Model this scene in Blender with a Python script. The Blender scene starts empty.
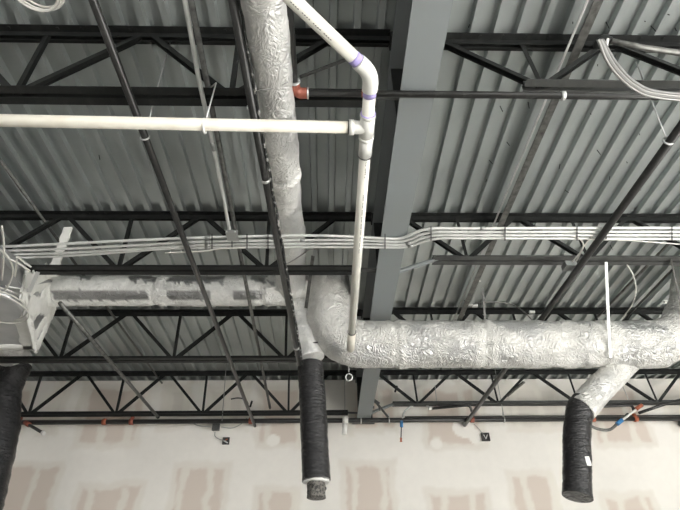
import bpy, math, random
from mathutils import Vector, Matrix, noise
random.seed(7)
V = Vector
COL = bpy.context.scene.collection
# ---------------------------------------------------------------- camera
F = 511.0; PITCH = math.radians(36.85); YAW = math.radians(1.8); ROLL = math.radians(-0.95)
CZ = 1.6
CAM = V((0, 0, CZ))
R = (Matrix.Rotation(-YAW, 4, 'Z') @ Matrix.Rotation(math.pi/2 + PITCH, 4, 'X') @ Matrix.Rotation(ROLL, 4, 'Z'))
cd = bpy.data.cameras.new('camera'); cam = bpy.data.objects.new('camera', cd); COL.objects.link(cam)
cam.matrix_world = Matrix.Translation(CAM) @ R
cd.sensor_width = 36; cd.lens = F/680*36; cd.clip_start = .02; cd.clip_end = 200
bpy.context.scene.camera = cam
R3 = R.to_3x3()
def ray(u, v): return R3 @ V(((u-340)/F, (255-v)/F, -1))
def uz(u, v, z):            # where the sight line of a measured point meets the height z
    d = ray(u, v); return CAM + d*((z-CZ)/d.z)
def uy(u, v, y):            # ... or the vertical plane at distance y
    d = ray(u, v); return CAM + d*(y/d.y)
def yat(v, z, u=340): return uz(u, v, z).y

# ---------------------------------------------------------------- mesh helpers
class MB:
    def __init__(s): s.v=[]; s.f=[]; s.sm=[]; s.c=[]
    def _add(s, vs, fs, smooth, cols=None):
        b=len(s.v); s.v+= [V(p) for p in vs]
        s.c += cols if cols else [(0,0,0,1)]*len(vs)
        for f in fs: s.f.append([b+i for i in f]); s.sm.append(smooth)
        return s
    def box(s, a, b):
        x0,x1=sorted((a[0],b[0])); y0,y1=sorted((a[1],b[1])); z0,z1=sorted((a[2],b[2]))
        vs=[(x,y,z) for z in (z0,z1) for y in (y0,y1) for x in (x0,x1)]
        return s._add(vs,[(0,2,3,1),(4,5,7,6),(0,1,5,4),(2,6,7,3),(0,4,6,2),(1,3,7,5)],False)
    def hexa(s, bot, top):
        n=len(bot)
        return s._add(list(bot)+list(top),[list(range(n))[::-1],list(range(n,2*n))]+[(i,(i+1)%n,n+(i+1)%n,n+i) for i in range(n)],False)
    def prism(s, poly, p0, p1, up=(0,0,1)):
        """section poly (list of (side, up)) swept straight from p0 to p1"""
        p0=V(p0); p1=V(p1); d=(p1-p0).normalized(); up=V(up)
        if abs(d.dot(up))>.99: up=V((0,1,0))
        sd=d.cross(up).normalized(); u2=sd.cross(d)
        a=[p0+sd*x+u2*y for x,y in poly]; b=[p1+sd*x+u2*y for x,y in poly]
        return s.hexa(a,b)
    def bar(s,p0,p1,w,h,up=(0,0,1),off=(0,0)):
        x,y=off
        return s.prism([(x-w/2,y-h/2),(x+w/2,y-h/2),(x+w/2,y+h/2),(x-w/2,y+h/2)],p0,p1,up)
    def tube(s, pts, r, n=14, caps=True, disp=None, colf=None, smooth=True):
        pts=[V(p) for p in pts]; m=len(pts)
        rr = r if isinstance(r,(list,tuple)) else [r]*m
        vs=[];cs=[];T=[]
        for i in range(m):
            d=(pts[min(i+1,m-1)]-pts[max(i-1,0)]); T.append(d.normalized())
        ref=V((0,0,1)) if abs(T[0].z)<.9 else V((0,1,0))
        nx=T[0].cross(ref).normalized(); dist=0
        for i in range(m):
            if i: dist+=(pts[i]-pts[i-1]).length
            nx=(nx-T[i]*nx.dot(T[i])).normalized(); ny=T[i].cross(nx)
            for k in range(n):
                a=2*math.pi*k/n; dirv=nx*math.cos(a)+ny*math.sin(a)
                q=rr[i]
                if disp: q+=disp(dist,a,pts[i]+dirv*rr[i],dirv)
                P=pts[i]+dirv*q
                vs.append(P); cs.append(colf(dist,a,P,dirv) if colf else (0,0,0,1))
        fs=[(i*n+k,i*n+(k+1)%n,(i+1)*n+(k+1)%n,(i+1)*n+k) for i in range(m-1) for k in range(n)]
        s._add(vs,fs,smooth,cs); b=len(s.v)-len(vs)
        if caps:
            s.f.append([b+k for k in range(n)][::-1]); s.sm.append(False)
            s.f.append([b+(m-1)*n+k for k in range(n)]); s.sm.append(False)
        return s
    def ring(s, c, axis, R_, r, n=24, m=8):
        c=V(c); ax=V(axis).normalized(); ref=V((0,0,1)) if abs(ax.z)<.9 else V((1,0,0))
        a=ax.cross(ref).normalized(); b=ax.cross(a); vs=[]
        for i in range(n):
            t=2*math.pi*i/n; d=a*math.cos(t)+b*math.sin(t)
            for j in range(m):
                q=2*math.pi*j/m; vs.append(c+d*(R_+r*math.cos(q))+ax*(r*math.sin(q)))
        fs=[(i*m+j,((i+1)%n)*m+j,((i+1)%n)*m+(j+1)%m,i*m+(j+1)%m) for i in range(n) for j in range(m)]
        return s._add(vs,fs,True)
    def sphere(s,c,r,n=12,m=8,sc=(1,1,1)):
        c=V(c); vs=[c+V((0,0,r*sc[2]))]
        for i in range(1,m):
            p=math.pi*i/m
            for k in range(n):
                a=2*math.pi*k/n; vs.append(c+V((r*sc[0]*math.sin(p)*math.cos(a),r*sc[1]*math.sin(p)*math.sin(a),r*sc[2]*math.cos(p))))
        vs.append(c-V((0,0,r*sc[2]))); e=len(vs)-1
        fs=[(0,1+k,1+(k+1)%n) for k in range(n)]
        for i in range(m-2):
            b=1+i*n; fs+=[(b+k,b+n+k,b+n+(k+1)%n,b+(k+1)%n) for k in range(n)]
        b=1+(m-2)*n; fs+=[(e,b+(k+1)%n,b+k) for k in range(n)]
        return s._add(vs,fs,True)
def obj(name, mb, mat, parent=None, origin=None, color=False):
    me=bpy.data.meshes.new(name)
    if parent is not None: o0=V(parent['_o'])
    elif origin is not None: o0=V(origin)
    else:
        xs=[p.x for p in mb.v]; ys=[p.y for p in mb.v]; zs=[p.z for p in mb.v]
        o0=V(((min(xs)+max(xs))/2,(min(ys)+max(ys))/2,min(zs)))
    me.from_pydata([tuple(p-o0) for p in mb.v],[],mb.f); me.polygons.foreach_set('use_smooth',mb.sm)
    me.update()
    if color:
        at=me.color_attributes.new('Col','FLOAT_COLOR','POINT')
        at.data.foreach_set('color',[x for c in mb.c for x in c])
    me.materials.append(mat)
    o=bpy.data.objects.new(name,me); COL.objects.link(o)
    if parent is not None: o.parent=parent; o['_o']=list(o0)
    else: o.location=o0; o['_o']=list(o0)
    return o
def thing(name,label,cat,loc,group=None):
    o=bpy.data.objects.new(name,None); COL.objects.link(o); o.empty_display_size=.1
    o.location=V(loc); o['_o']=list(V(loc)); return tag(o,label,cat,group)
def tag(o,label,cat,group=None,kind=None):
    o['label']=label; o['category']=cat
    if group: o['group']=group
    if kind: o['kind']=kind
    return o
def struct(name,mb,mat,**k):
    o=obj(name,mb,mat,**k); o['kind']='structure'; return o
def smooth_path(pts, n=8):
    """Catmull-Rom through pts"""
    P=[V(p) for p in pts]; P=[P[0]*2-P[1]]+P+[P[-1]*2-P[-2]]; out=[]
    for i in range(1,len(P)-2):
        for k in range(n):
            t=k/n; a,b,c,d=P[i-1],P[i],P[i+1],P[i+2]
            out.append(.5*((2*b)+(c-a)*t+(2*a-5*b+4*c-d)*t*t+(3*b-a-3*c+d)*t**3))
    out.append(P[-2]); return out
def bend_path(pts, rad, n=6):
    """straight runs with rounded corners"""
    P=[V(p) for p in pts]; out=[P[0]]
    for i in range(1,len(P)-1):
        a,b,c=P[i-1],P[i],P[i+1]; d0=(a-b).normalized(); d1=(c-b).normalized()
        q=min(rad,(a-b).length*.48,(c-b).length*.48); s=b+d0*q; e=b+d1*q
        for k in range(n+1):
            t=k/n; out.append(s*(1-t)**2+b*2*t*(1-t)+e*t*t)
    out.append(P[-1]); return out
def resample(pts, step):
    P=[V(p) for p in pts]; L=[0]
    for i in range(1,len(P)): L.append(L[-1]+(P[i]-P[i-1]).length)
    n=max(2,int(L[-1]/step)); out=[]; j=0
    for k in range(n+1):
        t=L[-1]*k/n
        while j<len(L)-2 and L[j+1]<t: j+=1
        q=(t-L[j])/max(1e-9,L[j+1]-L[j]); out.append(P[j].lerp(P[j+1],min(1,q)))
    return out

# ---------------------------------------------------------------- materials
def mat(name, col, rough=.5, metal=0., bump=None, var=None, spec=None, coat=0):
    m=bpy.data.materials.new(name); m.use_nodes=True; nt=m.node_tree; b=nt.nodes['Principled BSDF']
    b.inputs['Base Color'].default_value=(*col,1); b.inputs['Roughness'].default_value=rough; b.inputs['Metallic'].default_value=metal
    if spec is not None: b.inputs['Specular IOR Level'].default_value=spec
    tc=nt.nodes.new('ShaderNodeTexCoord')
    if var:        # (scale, col2, lo, hi)
        n=nt.nodes.new('ShaderNodeTexNoise'); n.inputs['Scale'].default_value=var[0]; n.inputs['Detail'].default_value=5
        r=nt.nodes.new('ShaderNodeMapRange'); r.inputs[1].default_value=var[2]; r.inputs[2].default_value=var[3]
        x=nt.nodes.new('ShaderNodeMix'); x.data_type='RGBA'; x.inputs[6].default_value=(*col,1); x.inputs[7].default_value=(*var[1],1)
        nt.links.new(tc.outputs['Object'],n.inputs['Vector']); nt.links.new(n.outputs['Fac'],r.inputs[0]); nt.links.new(r.outputs[0],x.inputs[0]); nt.links.new(x.outputs[2],b.inputs['Base Color'])
    if bump:       # (scale, strength, dist)
        n=nt.nodes.new('ShaderNodeTexNoise'); n.inputs['Scale'].default_value=bump[0]; n.inputs['Detail'].default_value=4
        k=nt.nodes.new('ShaderNodeBump'); k.inputs['Strength'].default_value=bump[1]; k.inputs['Distance'].default_value=bump[2]
        nt.links.new(tc.outputs['Object'],n.inputs['Vector']); nt.links.new(n.outputs['Fac'],k.inputs['Height']); nt.links.new(k.outputs[0],b.inputs['Normal'])
    return m
M={}
M['deck']=mat('galvanised_deck',(.425,.457,.452),.33,.55,var=(2.2,(.37,.40,.393),.35,.7))
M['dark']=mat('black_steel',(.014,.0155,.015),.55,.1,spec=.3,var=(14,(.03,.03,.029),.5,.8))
M['mid']=mat('dark_grey_steel',(.07,.073,.07),.5,.2,var=(12,(.045,.045,.045),.4,.7))
M['grey']=mat('grey_primer',(.215,.235,.24),.6,.0,spec=.35,var=(3,(.215,.23,.23),.4,.7))
M['blackpipe']=mat('black_pipe',(.03,.03,.029),.28,.1,var=(25,(.06,.06,.057),.55,.8),bump=(60,.15,.002))
M['greypipe']=mat('weathered_pipe',(.16,.16,.15),.4,.5,var=(20,(.07,.07,.065),.4,.7))
M['emt']=mat('galvanised_conduit',(.68,.69,.67),.3,.3,var=(9,(.55,.56,.54),.4,.7))
M['emtdull']=mat('dull_conduit',(.33,.33,.32),.45,.5)
M['box']=mat('galvanised_box',(.36,.37,.36),.4,.6,bump=(30,.2,.002))
M['pvc']=mat('white_pvc',(.80,.79,.72),.32,0,var=(6,(.72,.69,.61),.45,.8))
M['pvctan']=mat('aged_pvc',(.78,.75,.66),.4,0,var=(5,(.66,.6,.5),.45,.8))
M['fitting']=mat('pvc_fitting',(.84,.84,.80),.28)
M['purple']=mat('purple_primer',(.42,.36,.70),.45)
M['rubber']=mat('rubber_band',(.05,.05,.05),.5)
M['red']=mat('red_iron',(.26,.075,.05),.5,.1,var=(30,(.36,.12,.08),.4,.7))
M['orange']=mat('orange_paint',(.42,.12,.06),.5)
M['blue']=mat('blue_tape',(.05,.22,.5),.5)
M['white']=mat('white_paint',(.8,.8,.77),.5)
M['cable']=mat('white_cable',(.62,.61,.57),.45)
M['mastic']=mat('white_mastic',(.84,.84,.81),.6,0,bump=(45,.6,.004),var=(10,(.74,.74,.7),.4,.7))
M['sheet']=mat('sheet_metal',(.46,.47,.47),.35,.7,var=(4,(.36,.37,.38),.4,.7),bump=(8,.2,.004))
M['wire']=mat('steel_wire',(.4,.4,.39),.4,.7)
M['strap']=mat('galvanised_strap',(.62,.63,.62),.35,.6)
M['concrete']=mat('concrete_floor',(.46,.45,.43),.7,0,var=(1.5,(.38,.37,.35),.4,.7))
M['plain']=mat('plain_drywall',(.62,.60,.56),.9)
M['block']=mat('painted_block',(.3,.29,.27),.9)
M['flexgrey']=mat('grey_flexible_jacket',(.17,.17,.165),.4,.2)
M['paper']=mat('paper_tag',(.85,.85,.83),.6)
def foil_mat(name,bare,coatc,bd=.014):
    m=bpy.data.materials.new(name); m.use_nodes=True; nt=m.node_tree; b=nt.nodes['Principled BSDF']
    N=nt.nodes.new; L=nt.links.new
    tc=N('ShaderNodeTexCoord'); at=N('ShaderNodeAttribute'); at.attribute_name='Col'
    x=N('ShaderNodeMix'); x.data_type='RGBA'; x.inputs[6].default_value=(*bare,1)
    v1=N('ShaderNodeTexNoise'); v1.inputs['Scale'].default_value=9; v1.inputs['Detail'].default_value=6; v1.inputs['Distortion'].default_value=1.2; L(tc.outputs['Object'],v1.inputs['Vector'])
    vr=N('ShaderNodeMapRange'); vr.inputs[1].default_value=.35; vr.inputs[2].default_value=.68; L(v1.outputs['Fac'],vr.inputs[0])
    vx=N('ShaderNodeMix'); vx.data_type='RGBA'; vx.inputs[6].default_value=(*coatc,1); vx.inputs[7].default_value=(*[q*.78 for q in coatc],1); L(vr.outputs[0],vx.inputs[0]); L(vx.outputs[2],x.inputs[7])
    sp=N('ShaderNodeSeparateColor'); L(at.outputs['Color'],sp.inputs[0])
    L(sp.outputs[0],x.inputs[0])
    x2=N('ShaderNodeMix'); x2.data_type='RGBA'; x2.inputs[7].default_value=(.27,.27,.265,1); L(sp.outputs[1],x2.inputs[0]); L(x.outputs[2],x2.inputs[6]); L(x2.outputs[2],b.inputs['Base Color'])
    for so,a,c in (('Metallic',.8,.08),('Roughness',.28,.5)):
        r=N('ShaderNodeMapRange'); r.inputs[3].default_value=a; r.inputs[4].default_value=c; L(sp.outputs[0],r.inputs[0]); L(r.outputs[0],b.inputs[so])
    # wrinkles: warped ridged noise
    n0=N('ShaderNodeTexNoise'); n0.inputs['Scale'].default_value=5; L(tc.outputs['Object'],n0.inputs['Vector'])
    ad=N('ShaderNodeVectorMath'); ad.operation='MULTIPLY_ADD'; ad.inputs[1].default_value=(.5,.5,.5); L(n0.outputs['Color'],ad.inputs[0]); L(tc.outputs['Object'],ad.inputs[2])
    n1=N('ShaderNodeTexVoronoi'); n1.feature='DISTANCE_TO_EDGE'; n1.inputs['Scale'].default_value=20; L(ad.outputs[0],n1.inputs['Vector'])
    n2=N('ShaderNodeTexNoise'); n2.inputs['Scale'].default_value=55; n2.inputs['Detail'].default_value=3; L(ad.outputs[0],n2.inputs['Vector'])
    s=N('ShaderNodeMath'); s.operation='MULTIPLY_ADD'; s.inputs[1].default_value=.7; L(n2.outputs['Fac'],s.inputs[0]); L(n1.outputs['Distance'],s.inputs[2])
    k=N('ShaderNodeBump'); k.inputs['Strength'].default_value=.85; k.inputs['Distance'].default_value=bd; L(s.outputs[0],k.inputs['Height']); L(k.outputs[0],b.inputs['Normal'])
    return m
M['foil']=foil_mat('foil_wrap',(.74,.74,.73),(.80,.795,.765))
M['foilgrey']=foil_mat('dull_foil_wrap',(.60,.60,.59),(.70,.695,.66),.024)
M['coated']=foil_mat('white_coated_wrap',(.72,.72,.71),(.90,.90,.87))
def sleeve_mat():
    m=mat('black_sleeve',(.02,.02,.021),.24,0); nt=m.node_tree; b=nt.nodes['Principled BSDF']; N=nt.nodes.new; L=nt.links.new
    tc=N('ShaderNodeTexCoord'); mp=N('ShaderNodeMapping'); mp.inputs['Scale'].default_value=(14,14,60); L(tc.outputs['Object'],mp.inputs[0])
    n=N('ShaderNodeTexNoise'); n.inputs['Scale'].default_value=1; n.inputs['Detail'].default_value=4; n.inputs['Distortion'].default_value=.6; L(mp.outputs[0],n.inputs['Vector'])
    k=N('ShaderNodeBump'); k.inputs['Strength'].default_value=1; k.inputs['Distance'].default_value=.016; L(n.outputs['Fac'],k.inputs['Height']); L(k.outputs[0],b.inputs['Normal'])
    return m
M['sleeve']=sleeve_mat()
M['mesh_sock']=mat('crumpled_wire_mesh',(.22,.21,.19),.5,.5,var=(60,(.05,.05,.05),.45,.6),bump=(90,1,.01))
def vcol_mat():
    m=bpy.data.materials.new('taped_drywall'); m.use_nodes=True; nt=m.node_tree; b=nt.nodes['Principled BSDF']
    at=nt.nodes.new('ShaderNodeAttribute'); at.attribute_name='Col'; nt.links.new(at.outputs['Color'],b.inputs['Base Color']); b.inputs['Roughness'].default_value=.85
    return m
M['drywall']=vcol_mat()

# ---------------------------------------------------------------- key sizes
ZD=4.75                                  # underside of deck flats
YW=(uz(100,381.3,4.75).y+uz(600,378.3,4.75).y)/2                                  # face of the taped wall
XL,XR,YB=-7.0,8.0,-9.0
rad=math.radians
# ---------------------------------------------------------------- room shell
struct('floor',MB().box((XL-.2,YB-.2,-.15),(XR+.2,YW+.4,0)),M['concrete'])
# corrugated roof deck, ribs running towards the wall
mb=MB(); P=.1524; x=XL-.3; prof=[]
x0=uz(0,0,ZD).x
while x<XR+.3:
    prof+=[(x,ZD),(x+.044,ZD),(x+.053,ZD+.041),(x+.1434,ZD+.041)]; x+=P
n=len(prof); ya,yb=YB-.2,YW+.35
vs=[V((a,ya,b)) for a,b in prof]+[V((a,yb,b)) for a,b in prof]
mb._add(vs,[(i,i+1,n+i+1,n+i) for i in range(n-1)],False)
mb._add([V((a,ya,ZD+.08)) for a in (XL-.3,XR+.3)]+[V((a,yb,ZD+.08)) for a in (XR+.3,XL-.3)],[(0,1,2,3)],False)
ceil=struct('ceiling',mb,M['deck'],origin=(0,0,ZD))
mb=MB().box((XL-.2,YW+.3,0),(XR+.2,YW+.45,ZD+.2)); struct('flute_light_block',mb,M['dark'])  # unseen dark slab added behind the wall to stop light entering the flutes
mb=MB().box((XL-.4,YB-.4,ZD+.12),(XR+.4,YW+.5,ZD+.3)); struct('roof_slab',mb,M['dark'])  # unseen roof slab over the deck
mb=MB().box((XL-.2,YB-.2,0),(XL,YW+.3,ZD)); struct('wall_left',mb,M['block'])
mb=MB(); mb.box((XR,YB-.2,0),(XR+.2,YW+.3,.25)); mb.box((XR,YB-.2,3.7),(XR+.2,YW+.3,ZD)); mb.box((XR,YB-.2,.25),(XR+.2,YB+.4,3.7)); mb.box((XR,2.0,.25),(XR+.2,YW+.3,3.7)); struct('wall_right',mb,M['plain'])
mb=MB(); mb.box((XL,YB-.2,0),(XR,YB,.25)); mb.box((XL,YB-.2,4.2),(XR,YB,ZD)); mb.box((XL,YB-.2,.25),(XL+.5,YB,4.2)); mb.box((XR-.5,YB-.2,.25),(XR,YB,4.2)); struct('wall_back',mb,M['plain'])
mb=MB()
for y in [YB+.4+i*(2.0-YB-.4)/6 for i in range(7)]: mb.box((XR+.05,y-.03,.25),(XR+.15,y+.03,3.7))
mb.box((XR+.05,YB+.4,1.0),(XR+.15,2.0,1.06)); struct('window_1',mb,M['mid'])
mb=MB()
for x in [XL+.5+i*(XR-XL-1)/8 for i in range(9)]: mb.box((x-.03,YB-.15,.25),(x+.03,YB-.05,4.2))
struct('window_2',mb,M['mid'])

# taped wall: bare paper patches between joint compound
CREAM=(.85,.825,.775); TAN=(.66,.575,.505); GREYT=(.70,.665,.605); STREAK=(.79,.76,.69)
patches=[]   # (x0,x1,z0,z1,colour)
def wp(u0,v0,u1,v1,c):
    vm=(v0+v1)/2
    a=uy(u0,vm,YW); b=uy(u1,vm,YW); t=uy(u0,v0,YW); q=uy(u1,v1,YW)
    patches.append((a.x,b.x,q.z,t.z,c))
ROW1=[(46,386,64,434,GREYT),(80,385,146,448,TAN),(160,386,188,431,GREYT),(205,386,246,428,GREYT),(257,386,318,447,TAN),(345,386,398,434,TAN),(421,386,484,449,TAN),(503,386,562,431,GREYT),(588,386,647,447,TAN),(664,386,720,432,GREYT),(-40,386,30,436,TAN),(-140,386,-70,448,TAN),(780,386,850,448,TAN)]
ROW2=[(-20,463,50,560,TAN),(66,483,136,580,TAN),(166,463,226,560,TAN),(250,486,300,580,TAN),(341,461,398,560,TAN),(428,489,496,580,TAN),(513,470,561,560,TAN),(610,492,668,580,TAN),(710,470,770,560,TAN),(-120,484,-60,580,TAN)]
for a in ROW1+ROW2: wp(*a)
streaks=[]
def ws(u,v0,v1,w=6):
    vm=(v0+v1)/2; a=uy(u-w/2,vm,YW); b=uy(u+w/2,vm,YW); t=uy(u,v0,YW); q=uy(u,v1,YW); streaks.append((a.x,b.x,q.z,t.z))
for u,v0,v1 in [(54,380,432),(82,380,420),(101,418,449),(130,400,443),(168,380,430),(186,380,428),(228,380,426),(247,380,425),(268,420,446),(300,380,446),(352,380,436),(380,380,434),(437,437,445),(462,380,432),(478,380,430),(513,380,432),(540,380,432),(602,410,447),(632,405,446),(28,468,540),(84,488,560),(117,488,560),(180,467,540),(207,467,540),(266,490,560),(292,490,560),(355,466,540),(384,466,540),(447,492,560),(476,492,560),(529,472,530),(558,472,530),(628,494,560),(652,494,560)]: ws(u,v0,v1)
blobs=[(uy(273,441,YW),.07),(uy(437,443,YW),.09),(uy(463,427,YW),.16),(uy(478,437,YW),.12),(uy(652,378+42,YW),.1)]
def fbm(x,z,s,o=0): return noise.fractal(V((x*s+o,z*s,o*1.7)),1.0,2.0,4)
xs=[XL+i*.025 for i in range(int((XR-XL)/.025)+1)]
zs=[0+i*.3 for i in range(9)]+[2.6+i*.025 for i in range(int((ZD-2.6)/.025)+1)]
zs=[z for z in zs if z<=ZD]+([ZD] if zs[-1]<ZD-1e-6 else [])
mb=MB(); vs=[];cs=[]
def sstep(a): return max(0,min(1,a))
for z in zs:
    for x in xs:
        n1=fbm(x,z,3.2)*.045; n2=fbm(x,z,3.2,9)*.045; n3=fbm(x,z,9,4)*.015
        c=V(CREAM)*(1+.05*fbm(x,z,1.1,5)+.02*fbm(x,z,14,2))
        a=0
        for (x0,x1,z0,z1,cc) in patches:
            if z>3.7 and False: break
            d=min(x-x0,x1-x,z-z0,z1-z)+n1+n3
            if d>-.05:
                q=sstep((d+.035)/.05); h=sstep((d-.06)/.04)
                c=c.lerp(V(GREYT)*1.1,q*.75); c=c.lerp(V(cc),h*.85)
        for (x0,x1,z0,z1) in streaks:
            d=min(x-x0+n2,x1-x+n2*-1+n3,z-z0,z1-z)+n3
            if d>-.03: c=c.lerp(V(STREAK),sstep((d+.02)/.03)*.85)
        for p,rb in blobs:
            d=rb-math.hypot(x-p.x,(z-p.z)*1.2)+n1
            if d>-.02: c=c.lerp(V(CREAM)*1.03,sstep((d+.01)/.02))
        vs.append(V((x,YW,z))); cs.append((c[0],c[1],c[2],1))
nx=len(xs)
mb._add(vs,[(j*nx+i,j*nx+i+1,(j+1)*nx+i+1,(j+1)*nx+i) for j in range(len(zs)-1) for i in range(nx-1)],False,cs)
mb.box((XL,YW+.001,0),(XR,YW+.15,ZD)); 
struct('wall_front',mb,M['drywall'],color=True)

# ---------------------------------------------------------------- girder
gb=4.09; gt=4.685; g0=uz(433,0,gb); g1=uz(364.5,415,gb)
def gx(y): return g0.x+(g1.x-g0.x)*(y-g0.y)/(g1.y-g0.y)
ga=V((gx(YB),YB,0)); ge=V((gx(7.30),7.30,0))
GN=thing('steel_girder','deep grey I-beam running from above the camera to the taped wall','beam',(gx(3),3,gb))
def gbox(w,z0,z1): 
    up=V((0,0,1)); m=MB(); h=(z1-z0)
    return m.bar(ga+V((0,0,(z0+z1)/2)),ge+V((0,0,(z0+z1)/2)),w,h)
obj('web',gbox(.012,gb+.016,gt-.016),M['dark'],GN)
obj('flange',gbox(.2,gb,gb+.016),M['grey'],GN)
obj('flange',gbox(.2,gt-.016,gt),M['grey'],GN)
m=MB(); m.box((ge.x-.16,7.29,gb-.03),(ge.x+.16,7.345,gb+.02)); m.box((ge.x+.10,7.22,gb-.02),(ge.x+.125,7.3,gb+.17)); m.box((ge.x+.02,7.10,gb+.12),(ge.x+.15,7.13,gb+.15))
obj('end_bracket',m,M['mid'],GN)
for yy in (2.0,3.6,5.35,7.09):
    for s in (-1,1):
        m=MB(); m.box((gx(yy)+s*.006,yy-.005,gb+.016),(gx(yy)+s*.09,yy+.005,gt-.016)); obj('stiffener',m,M['dark'],GN)

# ---------------------------------------------------------------- bar joists
def joist(y,xa,xb,zb,per,xbot,label,side,gapx=.3):
    yt=y; T=thing('bar_joist',label,'joist',((xa+xb)/2,yt,zb),'open web joists carrying the deck')
    w=.05;t=.006;gp=.012
    m=MB()
    for s in (-1,1):
        m.box((xa,yt+s*gp,ZD-t),(xb,yt+s*(gp+w),ZD-.0005)); m.box((xa,yt+s*gp,ZD-w),(xb,yt+s*(gp+t),ZD-t))
    k=0;xx=xa+.07
    while xx<xb:
        if noise.noise(V((xx*3,y,0)))>-.15:
            m.tube([(xx,yt-gp-w*.55,ZD-t-.006),(xx,yt-gp-w*.55,ZD-t)],.011,8)
        xx+=P
    if side<0: m.box((xb,yt-.05,gt),(gx(yt)-.02,yt+.05,ZD-.001))
    else: m.box((gx(yt)+.02,yt-.05,gt),(xa,yt+.05,ZD-.001))
    obj('top_chord',m,M['dark'],T)
    m=MB(); a,b=(xa,xb-.12) if side<0 else (xa+gapx,xb)
    for s in (-1,1):
        m.box((a,yt+s*gp,zb),(b,yt+s*(gp+w),zb+t)); m.box((a,yt+s*gp,zb+t),(b,yt+s*(gp+t),zb+w))
    obj('bottom_chord',m,M['dark'] if side<0 else M['mid'],T)
    if gapx>.5: tie=False
    else: tie=True
    m=MB()   # light angle tying the bottom chord to the girder
    if not tie: pass
    elif side>0: m.bar((gx(yt)+.09,yt,gb+.03),(a+.05,yt,zb+.02),.04,.012); m.bar((gx(yt)+.09,yt+.02,gb+.05),(a+.05,yt+.02,zb+.04),.006,.035)
    else: m.bar((b-.05,yt,zb+.02),(gx(yt)-.09,yt,gb+.04),.045,.012)
    if tie: obj('chord_extension',m,M['grey'] if side>0 else M['mid'],T)
    def web(p,q,dbl):
        m=MB()
        if dbl:
            m.bar(p,q,.004,.036,up=(0,1,0),off=(0,0)); m.bar(p,q,.034,.004,up=(0,1,0),off=(0,-.017)); m.bar(p,q,.034,.004,up=(0,1,0),off=(0,.017))
        else:
            m.bar(p,q,.028,.004,up=(0,1,0),off=(0,-.014)); m.bar(p,q,.004,.028,up=(0,1,0),off=(.012,0))
        obj('web_member',m,M['dark'],T)
    k0=int((xa-xbot)/per)-2
    for k in range(k0,k0+30):
        xb_=xbot+k*per; xt1=xb_-per/2; xt2=xb_+per/2
        lo=xa; hi=(b if side<0 else xb)
        zt=ZD-.02; zl=zb+.02
        if lo+.02<xb_<hi-.02:
            if xt1>xa: web((xt1+.03,yt,zt),(xb_-.02,yt,zl),True)
            if xt2<xb: web((xt2-.03,yt,zt),(xb_+.02,yt,zl),True)
            elif xb-xb_>.15: web((xb-.03,yt,zt),(xb_+.02,yt,zl),True)
            web((xb_-.02,yt,zt),(xb_,yt,zl),False)
    return T
LX=XL+.02; RX=XR-.02
ZL=[4.10,4.125,4.12,4.12]; ZR=[4.24]*4
YLj=[yat(35,ZD,150),yat(215.5,ZD,150),yat(312,ZD,150),yat(372.5,ZD,150)]
YRj=[yat(42.5,ZD,550),yat(217.5,ZD,550),yat(310,ZD,550),yat(371.0,ZD,550)]
near=['nearest the camera','second from the camera','third from the camera','nearest the taped wall']
# bottom panel points read off the photograph: (px, px, row, panels between)
Ln=[(14,231,98,1),(-31,119,268,1),(61,174,357,1),(30,203,411,2)]
Rn=[(540,676,85,1),(467,588,261,1),(437,523,350,1),(417,656,400,3)]
for i in range(4):
    u1,u2,v,k=Ln[i]; y=YLj[i]; x1=uy(u1,v,y).x; x2=uy(u2,v,y).x; xg=gx(y)
    joist(y,LX,xg-.11,ZL[i],(x2-x1)/k,x1,'black open web joist left of the grey girder, '+near[i],-1)
for i in range(4):
    u1,u2,v,k=Rn[i]; y=YRj[i]; x1=uy(u1,v,y).x; x2=uy(u2,v,y).x; xg=gx(y)
    if k==1 and i==0: x2=x1+1.15
    joist(y,xg+.11,RX,ZR[i],(x2-x1)/k,x1,'black open web joist right of the grey girder, '+near[i],1,.56 if i==0 else .3)
print('WALL',YW,'J',YLj,YRj)

# roofing screws poking through the deck
for (u,v) in [(573,17),(606,22),(643,20),(651,26),(470,24),(598,60),(520,38),(487,178),(506,141),(560,164),(597,150),(624,158),(640,130),(464,300),(500,106),(528,102),(590,112),(663,12),(675,28),(610,175),(489,160),(99,155),(565,190),(640,185),(540,260),(610,245)]:
    p=uz(u,v,ZD+.036); a=random.uniform(0,6.28); q=p+V((.02*math.cos(a),.02*math.sin(a),-.05))
    s=obj('roofing_screw',MB().tube([p,q],.0028,6),M['dark'],ceil)

# ---------------------------------------------------------------- PVC drain
ZP=3.60; rp=.030
D0=uz(150,-136,ZP); D1=uz(371,74,ZP); D3=uz(350.5,349,ZP); D2=uz(368,124,ZP)
PV=thing('pvc_drain_pipe','white PVC drain pipe, angled at top, running toward the wall, with a level side branch','pipe',D2)
dv=(D3-D1).normalized()
obj('main_pipe',MB().tube([D1+dv*.05,D3-dv*.12],rp,24),M['pvc'],PV)
obj('angled_pipe',MB().tube([D0,D1+(D0-D1).normalized()*.05],rp,24),M['pvc'],PV)
da=(D0-D1).normalized()
el=smooth_path([D1+da*.085,D1+da*.04,D1+(da+dv)*.012,D1+dv*.04,D1+dv*.085],6)
obj('elbow',MB().tube(el,rp+.006,24),M['fitting'],PV)
m=MB().tube([D1+da*.087,D1+da*.118],rp+.0012,24); obj('primer_band',m,M['purple'],PV)
m=MB().tube([D1+dv*.087,D1+dv*.115],rp+.0012,24); obj('primer_band',m,M['purple'],PV)
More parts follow.
